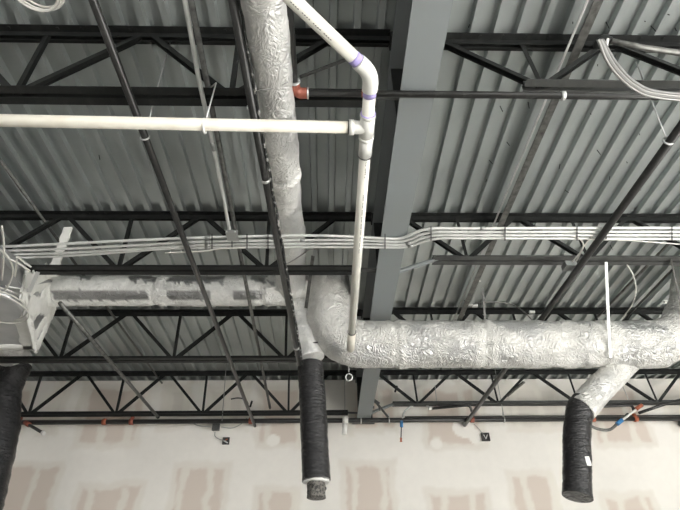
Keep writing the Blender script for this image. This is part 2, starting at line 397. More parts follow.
# tee
B0=uz(-260,115.3,ZP); B1=uz(360,127.5,ZP); tc_=D1+dv*((D2-D1).length)
db=(B0-B1).normalized()
m=MB().tube([tc_-dv*.055,tc_+dv*.085],rp+.006,24); m.tube([tc_-dv*.06,tc_-dv*.045],rp+.0085,24); m.tube([tc_+dv*.075,tc_+dv*.09],rp+.0085,24)
hub=B1+db*.03
m.tube(smooth_path([hub,hub-db*.03,tc_+dv*.02,tc_+dv*.05],6),rp+.003,24); m.tube([hub+db*.0,hub+db*.025],rp+.0085,24)
obj('tee_fitting',m,M['fitting'],PV)
obj('primer_band',MB().tube([tc_-dv*.064,tc_-dv*.058],rp+.007,24),M['purple'],PV)
obj('branch_pipe',MB().tube([B0,hub+db*.02],rp,24),M['pvctan'],PV)
obj('rubber_seal',MB().tube([hub+db*.025,hub+db*.029],rp+.004,24),M['rubber'],PV)
q=tc_+dv*.20
obj('coupling',MB().tube([tc_+dv*.085,q],rp+.0045,24),M['fitting'],PV)
obj('rubber_seal',MB().tube([q,q+dv*.006],rp+.006,24),M['rubber'],PV)
q=D3-dv*.14*1.0
q=D1+dv*((uz(353,332,ZP)-D1).length)
obj('coupling',MB().tube([q,D3],rp+.004,24),M['pvctan'],PV)
obj('rubber_seal',MB().tube([q-dv*.006,q],rp+.006,24),M['rubber'],PV)
q=uz(204.5,126,ZP)
m=MB().ring(q,(1,0,0),rp+.004,.006,24,6); obj('hanger_clamp',m,M['white'],PV)
pt=uz(210,88,4.14); m=MB().tube([q+V((0,0,rp)),V((q.x+.01,q.y-.0,3.95)),pt],.004,8); obj('hanger_rod',m,M['strap'],PV)
# ink line printed along the drain
for (a,b) in ((D1+dv*.30,D1+dv*.62),(D1+dv*.75,D1+dv*1.3)):
    m=MB(); n=int((b-a).length/.012)
    for i in range(n):
        if i%5==4: continue
        p=a.lerp(b,i/n)+V((.006,-.004,-rp-.0006)); m.bar(p,p+dv*.007,.004,.0008)
    obj('printed_line',m,M['rubber'],PV)
m=MB(); a=D1+da*.25;b=D1+da*.55
for i in range(25):
    if i%5==4: continue
    p=a.lerp(b,i/25)+V((0,0,-rp-.0006)); m.bar(p,p+(b-a).normalized()*.007,.003,.0008)
obj('printed_line',m,M['rubber'],PV)

# wire hook under the duct end
h0=uz(349,364,3.56); p=V((h0.x,h0.y+.06,3.56)); 
m=MB().tube([p,p-V((0,0,.05))],.004,8); p2=p-V((0,0,.10)); m.ring(p2,(0,1,.2),.05/2*1.2,.005,20,6); p3=p
tag(obj('wire_hook',m,M['strap']),'small looped wire hook hanging below the foil duct beside the girder','hook')

# ---------------------------------------------------------------- straight pipes toward the wall
def pipe(name,label,cat,p0,p1,r,mt,fit=None,clamps=(),n=16,group=None,cl=M['strap']):
    T=thing(name,label,cat,p0 if p0.z<p1.z else p1,group)
    obj('pipe_run',MB().tube([p0,p1],r,n),mt,T)
    d=(p1-p0).normalized()
    for c in clamps:
        q=p0.lerp(p1,c); obj('clamp',MB().tube([q-d*.009,q+d*.009],r+.005,n),cl,T)
    return T
zA=4.035
p1e=uy(255,424,YW-.05); P1a=uz(92,-3,zA); P1b=V((p1e.x,YW-.06,zA))
T1=pipe('sprinkler_branch_pipe','long black sprinkler pipe on the left, crossing behind the level white PVC pipe','pipe',P1a-(P1b-P1a).normalized()*2,P1b,.022,M['blackpipe'],clamps=())
q=uz(145,137,zA); m=MB().ring(q,(P1b-P1a),.026,.005,20,6); obj('hanger_ring',m,M['strap'],T1)
m=MB().tube([q+V((0,0,.03)),V((q.x+.05,q.y-.12,4.14)),uz(170,43,4.74)],.004,6); obj('hanger_rod',m,M['strap'],T1)
P6a=uz(690,114,zA); e=uz(462,429,zA); P6b=V((e.x,YW-.04,zA))
T6=pipe('sprinkler_branch_pipe','black sprinkler pipe slanting down from the right edge behind the big foil duct','pipe',P6a-(P6b-P6a).normalized()*2,P6b,.027,M['blackpipe'])
q=uz(668,141,zA); obj('hanger_ring',MB().ring(q,(P6b-P6a),.031,.006,20,6),M['strap'],T6)
obj('hanger_rod',MB().tube([q+V((0,0,.03)),uz(636,62,4.70)],.004,6),M['strap'],T6)
# dark pipe right beside the foil branch duct
z3=3.93; P3a=uz(232,-3,z3); P3b=uz(299.5,364,3.52)
T3=pipe('flexible_black_pipe','scuffed black pipe running along the left side of the long foil duct','pipe',P3a-(P3b-P3a).normalized()*.6,P3b,.022,M['blackpipe'],clamps=(.45,.93))
d=(P3b-P3a).normalized(); sv=V((1,0,0))
obj('shiny_cable',MB().tube([P3a+sv*.03-d*.3]+[P3a.lerp(P3b,k/30)+sv*(.03+.003*math.sin(k*2.1)) for k in range(31)],.009,8),mat('shiny_black_jacket',(.06,.06,.06),.2,.5,var=(30,(.6,.6,.58),.55,.62)),T3)
q=uz(252,107,z3); obj('hanger_ring',MB().ring(q,d,.027,.005,20,6),M['strap'],T3)
# short black drop with red elbow and long cross pipe
zX=4.05
a=uz(288,-6,zX); b=uz(295,93,zX); c=uz(960,94.5,zX); c=V((c.x,b.y,zX)); 
TX=thing('elbowed_sprinkler_pipe','black sprinkler pipe turning at a red elbow, then crossing under the grey girder','pipe',b)
dd=(b-a).normalized()
obj('near_pipe',MB().tube([a-dd*1.5,b-dd*.05],.021,16),M['blackpipe'],TX)
obj('cross_pipe',MB().tube([b+V((.06,0,0)),c],.020,16),M['blackpipe'],TX)
obj('elbow',MB().tube(smooth_path([b-dd*.07,b-dd*.03,b+V((.012,-.012,0)),b+V((.03,0,0)),b+V((.07,0,0))],5),.031,16),M['red'],TX)
m=MB().tube([b-dd*.078,b-dd*.068],.034,16); obj('joint_ring',m,M['strap'],TX); obj('joint_ring',MB().tube([b+V((.068,0,0)),b+V((.076,0,0))],.034,16),M['strap'],TX)
q=uz(563,95,zX); q=V((q.x,b.y,zX)); obj('clamp',MB().tube([q-V((.012,0,0)),q+V((.012,0,0))],.026,16),M['strap'],TX)
q=uz(363,95,zX); q=V((q.x,b.y,zX)); obj('joint_mark',MB().tube([q-V((.01,0,0)),q+V((.01,0,0))],.0215,16),M['red'],TX)
# bare diagonal rod between duct and girder
m=MB().bar(uz(300,77,4.3),uz(345,60,4.3),.018,.01); tag(obj('brace_rod',m,M['mid']),'thin slanted steel rod beside the foil duct, under the nearest joist','rod')

# bright conduit coming down to the junction box and its dull neighbour
zc=4.072
bx=uz(233.5,237,zc)
a=uz(184,-3,zc); b=V((bx.x-.02,bx.y-.05,zc)); dd=(b-a).normalized()
TY=thing('electrical_conduit','bright bare conduit running down from the top edge to the square steel box','conduit',b)
md=uz(206,112,zc)
path=smooth_path([a-dd*.8,a,uz(192,40,zc),uz(199,80,zc),md,uz(222,190,zc),b],8)
obj('conduit_run',MB().tube(path,.013,14),M['emt'],TY)
q=uz(213,146,zc); obj('coupling',MB().tube([q-dd*.03,q+dd*.03],.017,14),M['box'],TY)
obj('connector',MB().tube([b-dd*.04,b],.019,14),M['box'],TY)
zY=4.205; a=uz(190,-3,zY); e=uy(271,411,YW-.3); b=V((e.x,YW-.3,zY))
def skewpipe(name,label,a,b,r,mt,cat='conduit',group=None):
    d=(b-a).normalized(); return tag(obj(name,MB().tube([a-d*.6,b],r,14),mt),label,cat,group)
skewpipe('electrical_conduit','dull grey conduit passing above the square box and ending near the taped wall',uz(191,0,zY),uz(270,408,zY),.017,M['greypipe'])
skewpipe('electrical_conduit','thin dull conduit tucked under the deck at far left, ending with a dark knob',uz(0,160,4.66),uz(162,383,4.66),.013,M['greypipe'])
a=uz(60,303,4.09); b=uz(158,417,4.09)
T=thing('steel_pipe','grey steel pipe starting behind the white sealed plenum and ending at the wall','pipe',b)
obj('pipe_run',MB().tube([a,b],.020,14),M['greypipe'],T); obj('end_cap',MB().tube([b-(b-a).normalized()*.03,b+(b-a).normalized()*.005],.024,14),M['mid'],T)
# grey strut with bright conduit on the right bay
z5=4.60; a=uz(600,-3,z5); b=uz(468,300,z5); b=a+(b-a)*1.15
dd=(b-a).normalized()
m=MB(); m.bar(a-dd*.5,b,.055,.006); m.bar(a-dd*.5,b,.006,.05,off=(.0275,.025))
tag(obj('deck_bridging',m,M['greypipe']),'grey steel angle running under the deck on the right, beside a bright conduit','angle')
m=MB(); s=V((-.05,0,.03)); m.tube([a-dd*.5+s,b+s],.008,12)
tag(obj('electrical_conduit',m,M['emt']),'thin bright conduit tight under the deck, left of the grey steel angle','conduit')
for (u,v) in ((477,281),(471,305)):
    m=MB(); q=uz(u,v,4.62); m.box(q-V((.04,.01,.005)),q+V((.04,.01,.005))); tag(obj('conduit_strap',m,M['white']),'small white strap on the deck conduit '+('nearer the camera' if v<290 else 'just above the foil duct'),'strap')
skewpipe('electrical_conduit','thin conduit under the deck at far right, passing behind the white hanging wire',uz(680,232,4.66),uz(585,330,4.66),.014,M['greypipe'])
skewpipe('electrical_conduit','dark conduit under the deck at the right edge, above the duct corner',uz(680,262,4.66),uz(614,330,4.66),.012,M['mid'])

# ---------------------------------------------------------------- conduit bundle along x
lab=['uppermost in the photo','second from the top','third from the top','lowest of the four']
ptsL=[[(-25,248),(60,244),(140,240),(205,237.5),(222,237),(300,235.5),(350,236.5),(385,238.5),(402,238),(428,229),(480,228.5),(700,228),(1050,230.0)],
      [(-25,251.5),(60,249),(140,245),(205,241.5),(300,240.3),(350,240),(385,241.3),(404,241),(430,232.5),(480,232),(700,231.8),(1050,233.8)],
      [(-25,255),(60,253),(140,248.5),(205,244.8),(300,243.7),(350,243.6),(385,244.3),(406,244),(432,235.8),(480,235.2),(700,235.4),(1050,237.4)],
      [(-25,259),(60,256),(110,253),(160,249),(205,247.5),(300,247),(350,247),(385,247.3),(408,246.6),(434,239),(480,238.2),(700,239),(1050,241.0)]]
for i,pl in enumerate(ptsL):
    pts=[uz(u,v,4.068-.0*i) for u,v in pl]
    T=thing('bundled_conduit','pale conduit of the long bundle crossing the photo, '+lab[i],'conduit',pts[5],'parallel conduits crossing below the girder')
    obj('conduit_run',MB().tube(smooth_path(pts,6),.0112,12),M['emt'],T)
    for u in ((205,520),(238,268),(210,418),(232,405))[i]:
        # couplings
        j=min(range(len(pl)),key=lambda k:abs(pl[k][0]-u)); A=pts[j]; Bn=pts[min(j+1,len(pts)-1)]
        if Bn==A: continue
        d=(Bn-A).normalized(); obj('coupling',MB().tube([A,A+d*.04],.0145,12),M['box'],T)
for k,u in enumerate((212,232,247,268,385,431,505,577,606,672)):
    v0=234 if u<410 else 226.5; v1=249 if u<410 else 240.5
    a=uz(u,v0,4.052); b=uz(u,v1,4.052); 
    m=MB().bar(a,b,.008,.004); 
    tag(obj('bundle_tie',m,M['rubber']),'black tie wrapped around the conduit bundle, '+['left of the square box','under the square box','right of the square box','left of the long foil duct','at the left edge of the girder','at the bend right of the girder','over the middle of the right bay','left of the slanting black pipe','right of the slanting black pipe','near the right edge of the photo'][k],'tie','ties on the conduit bundle')
p=[uz(u,v,4.045) for u,v in [(165,253),(185,252),(205,251),(222,248.5),(245,247.8)]]
tag(obj('white_cable',MB().tube(smooth_path(p,6),.006,8),M['cable']),'thin white cable sagging under the bundle left of the square box','cable')
p=[uz(u,v,4.045) for u,v in [(585,239.5),(620,240),(650,242),(690,245)]]
tag(obj('white_cable',MB().tube(smooth_path(p,6),.005,8),M['cable']),'thin white cable drooping below the bundle at the right edge','cable')
# square junction box
TB=thing('junction_box','square galvanised box mounted on the conduit bundle left of the long foil duct','electrical box',bx-V((0,0,.03)))
a=uz(225.5,231.5,4.045); b=uz(239,240,4.045)
m=MB().box((a.x,a.y,4.035),(b.x,b.y,4.06)); obj('box_body',m,M['box'],TB)
m=MB()
for q in ((a.x+.012,a.y-.012),(b.x-.012,a.y-.012)): m.tube([(q[0],q[1],4.04),(q[0],q[1],4.028)],.006,8)
obj('screw',m,M['strap'],TB)
TB.location=TB.location
# junction box with whips on right
TJ=thing('junction_box','small grey box tilted on the slanting black pipe with two white cables looping out','electrical box',uz(569,266,4.1))
c0=uz(569,266,4.1); ax=(P6b-P6a).normalized()
m=MB().bar(c0-V((.045,0,0)),c0+V((.05,0,0)),.09,.05,up=(0,0,1)); o=obj('box_body',m,M['box'],TJ)
for pl in ([(572,262),(582,250),(583,243),(578,238),(572,236)],[(576,262),(580,254),(585,244),(592,237)]):
    obj('cable_whip',MB().tube(smooth_path([uz(u,v,4.06) for u,v in pl],8),.006,8),M['cable'],TJ)

# ---------------------------------------------------------------- foil ducts
def foil(path,r,n=40,step=.02,amp=.010,patch=None,seams=(),taper=None,base=.55,seed=0,caps=True,sag=0):
    pts=resample(path,step); m=MB()
    def disp(s,a,p,d):
        q=noise.fractal(V((p.x*5+seed,p.y*5,p.z*5)),1,2,4)*amp
        w=noise.ridged_multi_fractal(V((p.x*11+seed,p.y*11,p.z*16)),1,2.1,3,1,2)*amp*.35
        e=0
        for c in seams: e-=.012*math.exp(-((s-c)/.02)**2)-.006*math.exp(-((s-c-.05)/.03)**2)
        return q+w-amp*.3+e
    def colf(s,a,p,d):
        c=base+1.5*noise.fractal(V((p.x*2.2+seed,p.y*2.2,p.z*3)),1,2,5)
        for c0 in seams: 
            if abs(s-c0)<.10: c+=.5
        if patch: c=patch(s,p,d,c)
        g=1.0 if c<-5 else 0.; c=max(0,min(1,c)); return (c,g*.8,c,1)
    rr=r if not callable(r) else None
    if callable(r):
        L=0; rr=[]; 
        for i,pnt in enumerate(pts): rr.append(r(i/(len(pts)-1)))
    m.tube(pts,rr,n,caps,disp,colf); return m
# left duct
zl=4.40; yl=yat(291,zl,180); Xa=uz(48,291,zl).x; Xb=uz(310,291,zl).x
def lpatch(s,p,d,c):
    t=d.dot(V((0,-.80,-.60))); x=p.x
    c=max(c,.75)+.2
    u_=(x-Xa)/(Xb-Xa)*262+48
    k=1
    k2=noise.noise(V((x*22,p.y*8,1)))*.22
    ang=math.atan2(-d.z,-d.y)   # 0 facing camera side, up to pi/2 facing down
    band=(.55+k2*.6<ang<1.22+k2*.4)
    if band and (57+40*k2<u_<150+50*k2 or 171+40*k2<u_<216+60*k2 or 236+40*k2<u_<262+40*k2): c=-10
    if ang<-.05+k2*2.2 and noise.noise(V((x*5,3,p.z*3)))>-.05: c=-10
    return c
TL=thing('wrapped_branch_duct','white coated round duct with bare grey patches running left to the sealed plenum','duct',V((Xa,yl,zl-.16)))
L_=Xb-Xa
obj('duct_body',foil([(Xa,yl,zl),(Xb+.05,yl,zl)],.150,amp=.007,patch=lpatch,seams=(L_*.41,L_*.82),base=.8,seed=3),M['coated'],TL,color=True)
m=MB().tube([(Xa-.02,yl,zl),(Xa+.10,yl,zl)],.158,32); obj('sealed_collar',m,M['mastic'],TL)
# right main duct incl. elbow going up
zr=3.77; yr=yat(345.5,zr,500); 
xe=uz(345,345,zr).x
up=uz(330,292,4.38)
pth=bend_path([(9e-9+up.x-.02,yr,4.50),(up.x,yr,zr+.02),(uz(660,345,zr).x,yr-.02,zr)],.42,14)
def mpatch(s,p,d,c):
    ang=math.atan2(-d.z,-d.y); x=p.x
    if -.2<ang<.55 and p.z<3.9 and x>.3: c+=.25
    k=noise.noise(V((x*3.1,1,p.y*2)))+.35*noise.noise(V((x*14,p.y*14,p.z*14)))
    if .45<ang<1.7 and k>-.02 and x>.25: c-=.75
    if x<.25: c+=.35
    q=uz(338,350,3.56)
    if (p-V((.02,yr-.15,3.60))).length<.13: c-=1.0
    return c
TM=thing('large_foil_duct','large crinkled foil duct crossing under the girder, its left end turned up','duct',V((1.5,yr,zr-.24)))
Ls=lambda u:(uz(u,345,zr).x-up.x)+.55
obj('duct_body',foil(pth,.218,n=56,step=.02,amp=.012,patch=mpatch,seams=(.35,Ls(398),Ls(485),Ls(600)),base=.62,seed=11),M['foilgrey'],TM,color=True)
# upward side branch at right end
s0=V((uz(672,345,zr).x,yr,zr)); 
obj('duct_takeoff',foil(bend_path([V((uz(640,345,zr).x,yr-.02,zr)),s0+V((.1,-.02,.06)),s0+V((.38,-.05,.45)),s0+V((.55,-.05,.80))],.3,10),.205,n=48,amp=.014,base=.7,seed=5,patch=lambda s,p,d,c:c+.2),M['foilgrey'],TM,color=True)
# long foil branch from top edge
TN=thing('long_foil_duct','long crinkled foil duct coming from the top edge toward the white coated duct','duct',uz(275,120,3.9))
pn=[uz(235,-230,3.93),uz(255,-60,3.93),uz(263,0,3.95),uz(274,88,3.98),uz(280,150,4.05),uz(285,200,4.22),uz(290,245,4.37),V((uz(291,288,zl).x,yl-.05,zl))]
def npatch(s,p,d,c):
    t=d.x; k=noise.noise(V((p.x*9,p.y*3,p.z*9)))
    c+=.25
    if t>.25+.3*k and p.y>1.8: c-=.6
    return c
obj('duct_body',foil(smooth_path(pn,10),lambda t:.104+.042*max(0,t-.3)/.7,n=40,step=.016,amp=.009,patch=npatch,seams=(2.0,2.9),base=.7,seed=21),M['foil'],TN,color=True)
q=uz(273,87,3.9); obj('tie_wire',MB().tube(smooth_path([q+V((-.12,.05,.03)),q+V((-.06,-.0,-.03)),q+V((0,-.01,-.025)),q+V((.08,-.03,.0))],6),.004,6),M['wire'],TN)

q0=uz(313,256,4.22); q1=uz(306,308,4.0)
tag(obj('hanging_strap',MB().bar(q0,q1,.03,.004,up=(0,1,0)),M['greypipe']),'grey strap hanging between the long foil duct and the turned-up duct end','strap')
pw=[uz(u,v,4.10) for u,v in ((286,264),(292,261),(300,256),(308,251),(322,245))]
tag(obj('twisted_wire',MB().tube(smooth_path(pw,6),.0055,6),M['wire']),'twisted wire slanting over the long foil duct just below the conduit bundle','wire')
# ---- hanging black flex ducts
def sleeve(pts,r,n=36,step=.012,amp=.006,seed=0,caps=True):
    P_=resample(pts,step); m=MB(); N_=len(P_)
    def disp(s,a,p,d):
        q=noise.noise(V((math.cos(a)*2+seed,math.sin(a)*2,s*60)))*amp*.5
        q+=noise.fractal(V((p.x*5,p.y*5,p.z*9+seed)),1,2,3)*amp*1.2
        return q
    rr=[r(i/(N_-1)) for i in range(N_)] if callable(r) else [r]*N_
    m.tube(P_,rr,n,caps,disp); return m
# centre
yc=yl+.02
c_top=uy(302,322,yc); c_mid=uy(311,362,yc); c_bot=uy(316.5,481,yc-.05)
TC=thing('hanging_flex_duct','black sleeved flexible duct hanging in the centre with crumpled mesh at its end','flexible duct',c_bot)
obj('foil_sleeve',foil(smooth_path([c_top+V((-.03,0,.22)),c_top,c_mid+V((0,0,.03))],10),lambda t:.105+.02*t,n=36,amp=.014,base=.95,seed=31),M['coated'],TC,color=True)
obj('black_sleeve',sleeve([c_mid-V((0,0,.02)),c_mid-V((0,0,.08)),(c_mid+c_bot)/2,c_bot],lambda t:.118-.006*t,seed=2,amp=.004),M['sleeve'],TC)
m=MB(); e=c_bot
pp=resample([e+V((0,0,.03)),e-V((-.002,0,.13))],.008); m.tube(pp,[.072 if i<len(pp)-1 else .06 for i in range(len(pp))],28,True,lambda s,a,p,d:.013*noise.fractal(V((p.x*25,p.y*25,p.z*25)),1,2,3))
obj('mesh_sock',m,M['mesh_sock'],TC)
m=MB().tube([e+V((0,0,.02)),e-V((0,0,.012))],[.085,.10],28,True,lambda s,a,p,d:.02*noise.noise(V((a*2,s*9,0)))); obj('white_liner',m,M['white'],TC)
tp=c_mid+V((0,0,.13)); m=MB()
m.tube([tp+V((-.118*1.0*math.cos(a),-.118*math.sin(a),.035*math.cos(a)*-1)) for a in [i*math.pi/12 for i in range(-2,15)]],.007,8); obj('strap_tie',m,M['rubber'],TC)
# left
yf=5.95
l_top=uy(15,366,yf)
d_=V((0,0,-1))
TFl=thing('hanging_flex_duct','black sleeved flexible duct hanging at the left edge below the sealed plenum','flexible duct',l_top-V((0,0,1.4)))
lb=uy(-14,505,yf)
obj('black_sleeve',sleeve([l_top+V((.02,0,.02)),l_top-V((0,0,.3)),V(((l_top.x+lb.x)/2+.02,yf,(l_top.z+lb.z)/2)),lb,lb-V((0,0,.25))],.168,seed=9,amp=.007),M['sleeve'],TFl)
obj('foil_neck',foil(bend_path([uz(6,346,4.30)+V((0,-.5,.12)),V((l_top.x,yf-.45,4.42)),V((l_top.x,yf,4.42)),V((l_top.x,yf,l_top.z-.02))],.25,10),.165,n=36,amp=.02,base=.9,seed=44),M['foil'],TFl,color=True)
# right: foil branch from the main duct then black sleeve
r0=uz(645,352,3.72); r1=uz(603,391,3.42); 
yr2=yr+.08
r2=uy(581,409,yr2); rb=uy(577.5,497,yr2-.03)
TR=thing('hanging_flex_duct','foil and black flexible duct hanging from the underside of the large duct on the right','flexible duct',rb)
r0=uy(634,352,yr2); r1=uy(609,379,yr2)
obj('foil_branch',foil(smooth_path([r0+V((.06,0,.05)),r0,r1,r2],12),.118,n=40,amp=.008,base=.75,seed=51,patch=lambda s,p,d,c:c-.2),M['foilgrey'],TR,color=True)
obj('black_sleeve',sleeve(smooth_path([r2+V((.05,0,.06)),r2+V((-.02,0,-.02)),uy(577,432,yr2),uy(577,460,yr2-.01),rb],8),lambda t:.112,seed=5,amp=.005),M['sleeve'],TR)
q=uy(582,465,yr2); m=MB().box((q.x-.018,q.y-.124,q.z-.035),(q.x+.018,q.y-.108,q.z+.035)); obj('paper_tag',m,M['paper'],TR)

# ---------------------------------------------------------------- sealed plenum at left
ZB_=3.88; ZT_=4.42
A=uz(22,287,ZB_); Bq=uz(36,349,ZB_); Tn=uz(49,276,ZT_); Tf=uz(55,306,ZT_)
yA,yB=A.y,Bq.y
bot=[V((-4.3,yA-.0,ZB_)),A,Bq,V((-4.3,yB,ZB_))]
A2=uz(-14,235,ZB_)
bot=[V((-4.3,A2.y-.2,ZB_)),A2,A,Bq,V((-4.3,yB,ZB_))]
top=[V((-4.3,Tn.y+.1,ZT_)),V((A2.x-.3,Tn.y+.1,ZT_)),Tn,Tf,V((-4.3,Tf.y,ZT_))]
TP=thing('sealed_duct_plenum','sheet metal plenum at the left edge with thick white mastic on its seams','plenum',bot[1])
obj('metal_body',MB().hexa(bot,top),M['sheet'],TP)
def mband(p,q,w,nrm=(0,0,-1)):
    m=MB(); n=24; p=V(p);q=V(q); d=(q-p).normalized(); nr=V(nrm).normalized(); sd=d.cross(nr).normalized(); nr=sd.cross(d)
    vs=[];fs=[]
    for i in range(n+1):
        c=p.lerp(q,i/n); w1=w/2*(1+.45*noise.noise(V((i*.55,p.x*7,q.y*5)))); w2=w/2*(1+.45*noise.noise(V((i*.55,p.y*7,q.x*5+9))))
        for a_,h in ((-w1,-.006),(-w1*.8,.012),(w2*.8,.012),(w2,-.006)): vs.append(c+sd*a_+nr*h)
    for i in range(n):
        for k in range(4): fs.append((i*4+k,i*4+(k+1)%4,i*4+4+(k+1)%4,i*4+4+k))
    fs.append((0,1,2,3)); fs.append((n*4+3,n*4+2,n*4+1,n*4)); m._add(vs,fs,True); return m
SN=(Bq-A).cross(Tn-A); SN=SN if SN.x>0 else -SN
DN=V((0,0,-1)); IN=V((-.06,0,0))
for p_,q_,w_,n_ in ((A+IN,Bq+IN,.15,DN),(A.lerp(Bq,.5),Tn.lerp(Tf,.2),.2,SN),(A.lerp(Bq,.8),Tn.lerp(Tf,.9),.14,SN),(A,Bq,.10,SN),(Tn,Tf,.12,SN),(A,Tn,.24,SN),(Bq,Tf,.16,SN),(A.lerp(Bq,.25),Tf,.20,SN),(Bq+V((0,-.05,0)),V((-4.2,yB-.05,ZB_)),.10,DN),(Bq+V((0,.0,.04)),V((-4.2,yB,ZB_+.04)),.09,V((0,1,0)))):
    obj('mastic_seal',mband(p_,q_,w_,n_),M['mastic'],TP)
cc=uz(-4,297,ZB_)
m=MB(); 
for i in range(3): m.tube([cc+V((.27*math.cos(a),.27*math.sin(a),-.004)) for a in [k*math.pi/20 for k in range(40)]],.001,4) if False else None
m.tube([cc+V((0,0,.01)),cc-V((0,0,.10))],.22,40); obj('round_collar',m,M['sheet'],TP)
m=MB()
for i in range(3): m.ring(cc-V((-.01*i,0,.04+.03*i)),(0.05*i-.05,0,1),.235+.012*i,.006,40,6)
tag(obj('white_cable_coil',m,M['cable']),'coil of thin white cable wrapped round the collar under the sealed plenum','cable coil')
# tall mastic smeared metal strip
m=MB(); a=uy(66,224,3.48); b=uy(49,273,3.72); n=16
pl=[]
vs=[];fs=[]
for i in range(n+1):
    p=a.lerp(b,i/n); w=.036*(1+.5*noise.noise(V((i*.9,3,1)))); 
    for (dx,dy) in ((-w,0),(w,0),(w,.02),(-w,.02)): vs.append(p+V((dx,dy+.04,0)))
for i in range(n):
    for k in range(4): fs.append((i*4+k,i*4+(k+1)%4,i*4+4+(k+1)%4,i*4+4+k))
fs.append((0,1,2,3)); fs.append((n*4+3,n*4+2,n*4+1,n*4))
m._add(vs,fs,False); tag(obj('metal_hanger_strip',m,M['mastic']),'wide white smeared metal strip rising from the plenum behind the conduits','strip')
m=MB().bar(uz(38,272,4.0),uz(29,292,3.9),.03,.008); obj('bracket_tab',m,M['strap'],TP)
# loose cables at the left edge
for pl,w in (([(1,250),(8,258),(18,263),(30,271)],'slanting right across the black chord'),([(1,250),(9,258),(13,270),(10,282),(4,292)],'curving down onto the plenum'),([(17,257),(16,268),(15,276)],'hanging straight down'),([(18,257),(24,262),(31,267)],'short and slanting right'),([(2,226),(4,250),(2,280)],'thin and grey, nearest the left edge')):
    p=[uz(u,v,3.84) for u,v in pl]
    tag(obj('loose_cable',MB().tube(smooth_path(p,6),.007,8),M['cable']),'loose cut white cable at the left edge, '+w,'cable','loose cables at the left edge')
# coil top left
c0=uz(33,-12,4.0); m=MB()
for i in range(4): m.ring(c0+V((.004*i,0,.012*i)),(.06*math.sin(i*2),.05*math.cos(i*2),1),.105+.006*(i%3),.006,40,6)
tag(obj('white_cable_coil',m,M['cable']),'coil of white cable dipping in from the top left edge','cable coil')

# ---------------------------------------------------------------- top right flexible bundle
zt=4.10
TT=thing('conduit_elbow','conduit hood with white bushing at top right where flexible cables leave','conduit',uz(604,45,zt))
a=uz(600,40,zt+.05); 
obj('hood',MB().tube(smooth_path([uz(598,49,zt+.02),uz(599,43,zt+.04),uz(604,40,zt+.05),uz(610,42,zt+.03)],5),.026,16),M['dark'],TT)
obj('bushing',MB().ring(uz(607,44,zt+.02),(1,-.3,-.5),.024,.007,20,8),M['fitting'],TT)
obj('conduit_run',MB().tube([uz(610,41,zt+.03),uz(645,48,zt+.03),uz(700,56,zt+.03),uz(860,80,zt+.03)],.016,14),M['greypipe'],TT)
for i in range(4):
    o=i-1.5
    pl=[(604+o*1.4,46),(609+o*2.0,58-o*.6),(620+o*1.4,73-o*1.5),(635+o*.8,86-o*1.9),(655,94-o*2.0),(700,98-o*2.0),(780,98-o*2.2),(900,90-o*2.4)]
    p=[uz(u,v,3.98) for u,v in pl]; p[0].z+=.06
    tag(obj('flexible_conduit',MB().tube(smooth_path(p,8),.0085,10),M['flexgrey'] if i%2 else M['emtdull']),'pale flexible conduit curving from the hood at top right, '+['innermost strand','second strand from inside','third strand from inside','outermost strand'][3-i],'conduit','flexible conduits curving at top right')

# ---------------------------------------------------------------- duct straps and wires on right
def strap(p,q,w,mt,label,name='hanging_strap',bottom=None):
    m=MB().bar(p,q,w,.004,up=(0,1,0))
    if bottom:
        m.bar(q,bottom,w,.004,up=(0,1,0))
    return tag(obj(name,m,mt),label,'strap')
sp=V((0,yr-.20,zr-.115))
q=uy(609.5,346,yr-.215); strap(uz(606,262,4.235),q,.026,M['box'],'bright metal strap hanging from the joist in front of the large foil duct',bottom=q+V((.004,.05,-.09)))
q=uy(682,312,yr-.2); strap(uz(671,259,4.235),q,.035,M['greypipe'],'grey metal strap hanging from the joist at the right edge')
strap(uz(482.5,288,4.30),uz(486.5,335,3.86),.02,M['greypipe'],'short narrow grey strap on top of the large foil duct near its middle')
for pl,l in (([(627,265),(633,275),(636,290),(632,305),(622,318)],'white cable hanging in an arc from the joist at right'),([(473,304),(490,302),(510,304),(523,311),(533,321)],'thin grey cable arched above the large foil duct')):
    tag(obj('hanging_cable',MB().tube(smooth_path([uz(u,v,4.2) for u,v in pl],8),.006,8),M['cable'] if '636' in str(pl) else M['greypipe']),l,'cable')
for u,v,l in ((475,306,'left end of the arched cable'),(532,312,'right end of the arched cable'),(667,302,'conduit above the duct corner')):
    q=uz(u,v,4.55); m=MB().box(q-V((.03,.015,.012)),q+V((.03,.015,.012))); tag(obj('conduit_clip',m,M['white']),'small white clip under the deck at the '+l,'clip')

# ---------------------------------------------------------------- sprinkler main and fittings along the wall
zm=4.055; ym=7.2
def at(u,v,y=ym): return uy(u,v,y)
zmL=at(0,421.5).z; zmR=at(680,419.5).z; zmC=(zmL+zmR)/2
TSM=thing('sprinkler_main','long black sprinkler main running along the taped wall with red couplings','pipe',V((0,ym,zmC)))
obj('pipe_run',MB().tube([(XL+.05,ym,zmC),(XR-.05,ym,zmC)],.033,16),M['blackpipe'],TSM)
for u in (20,105,132,251,472,593,636):
    x=at(u,420).x; m=MB().tube([(x-.028,ym,zmC),(x+.028,ym,zmC)],.042,14); m.tube([(x,ym,zmC),(x,ym-.0,zmC+.07 if u not in (105,) else zmC+.04)],.028,12); obj('red_coupling',m,M['orange'] if u in (105,593,636) else M['red'],TSM)
for u in (361,389,504):
    x=at(u,420).x; m=MB().ring((x,ym,zmC),(1,0,0),.04,.008,18,6); m.tube([(x,ym,zmC+.04),(x,ym,zmC+.1)],.008,8); obj('pipe_clamp',m,M['strap'],TSM)
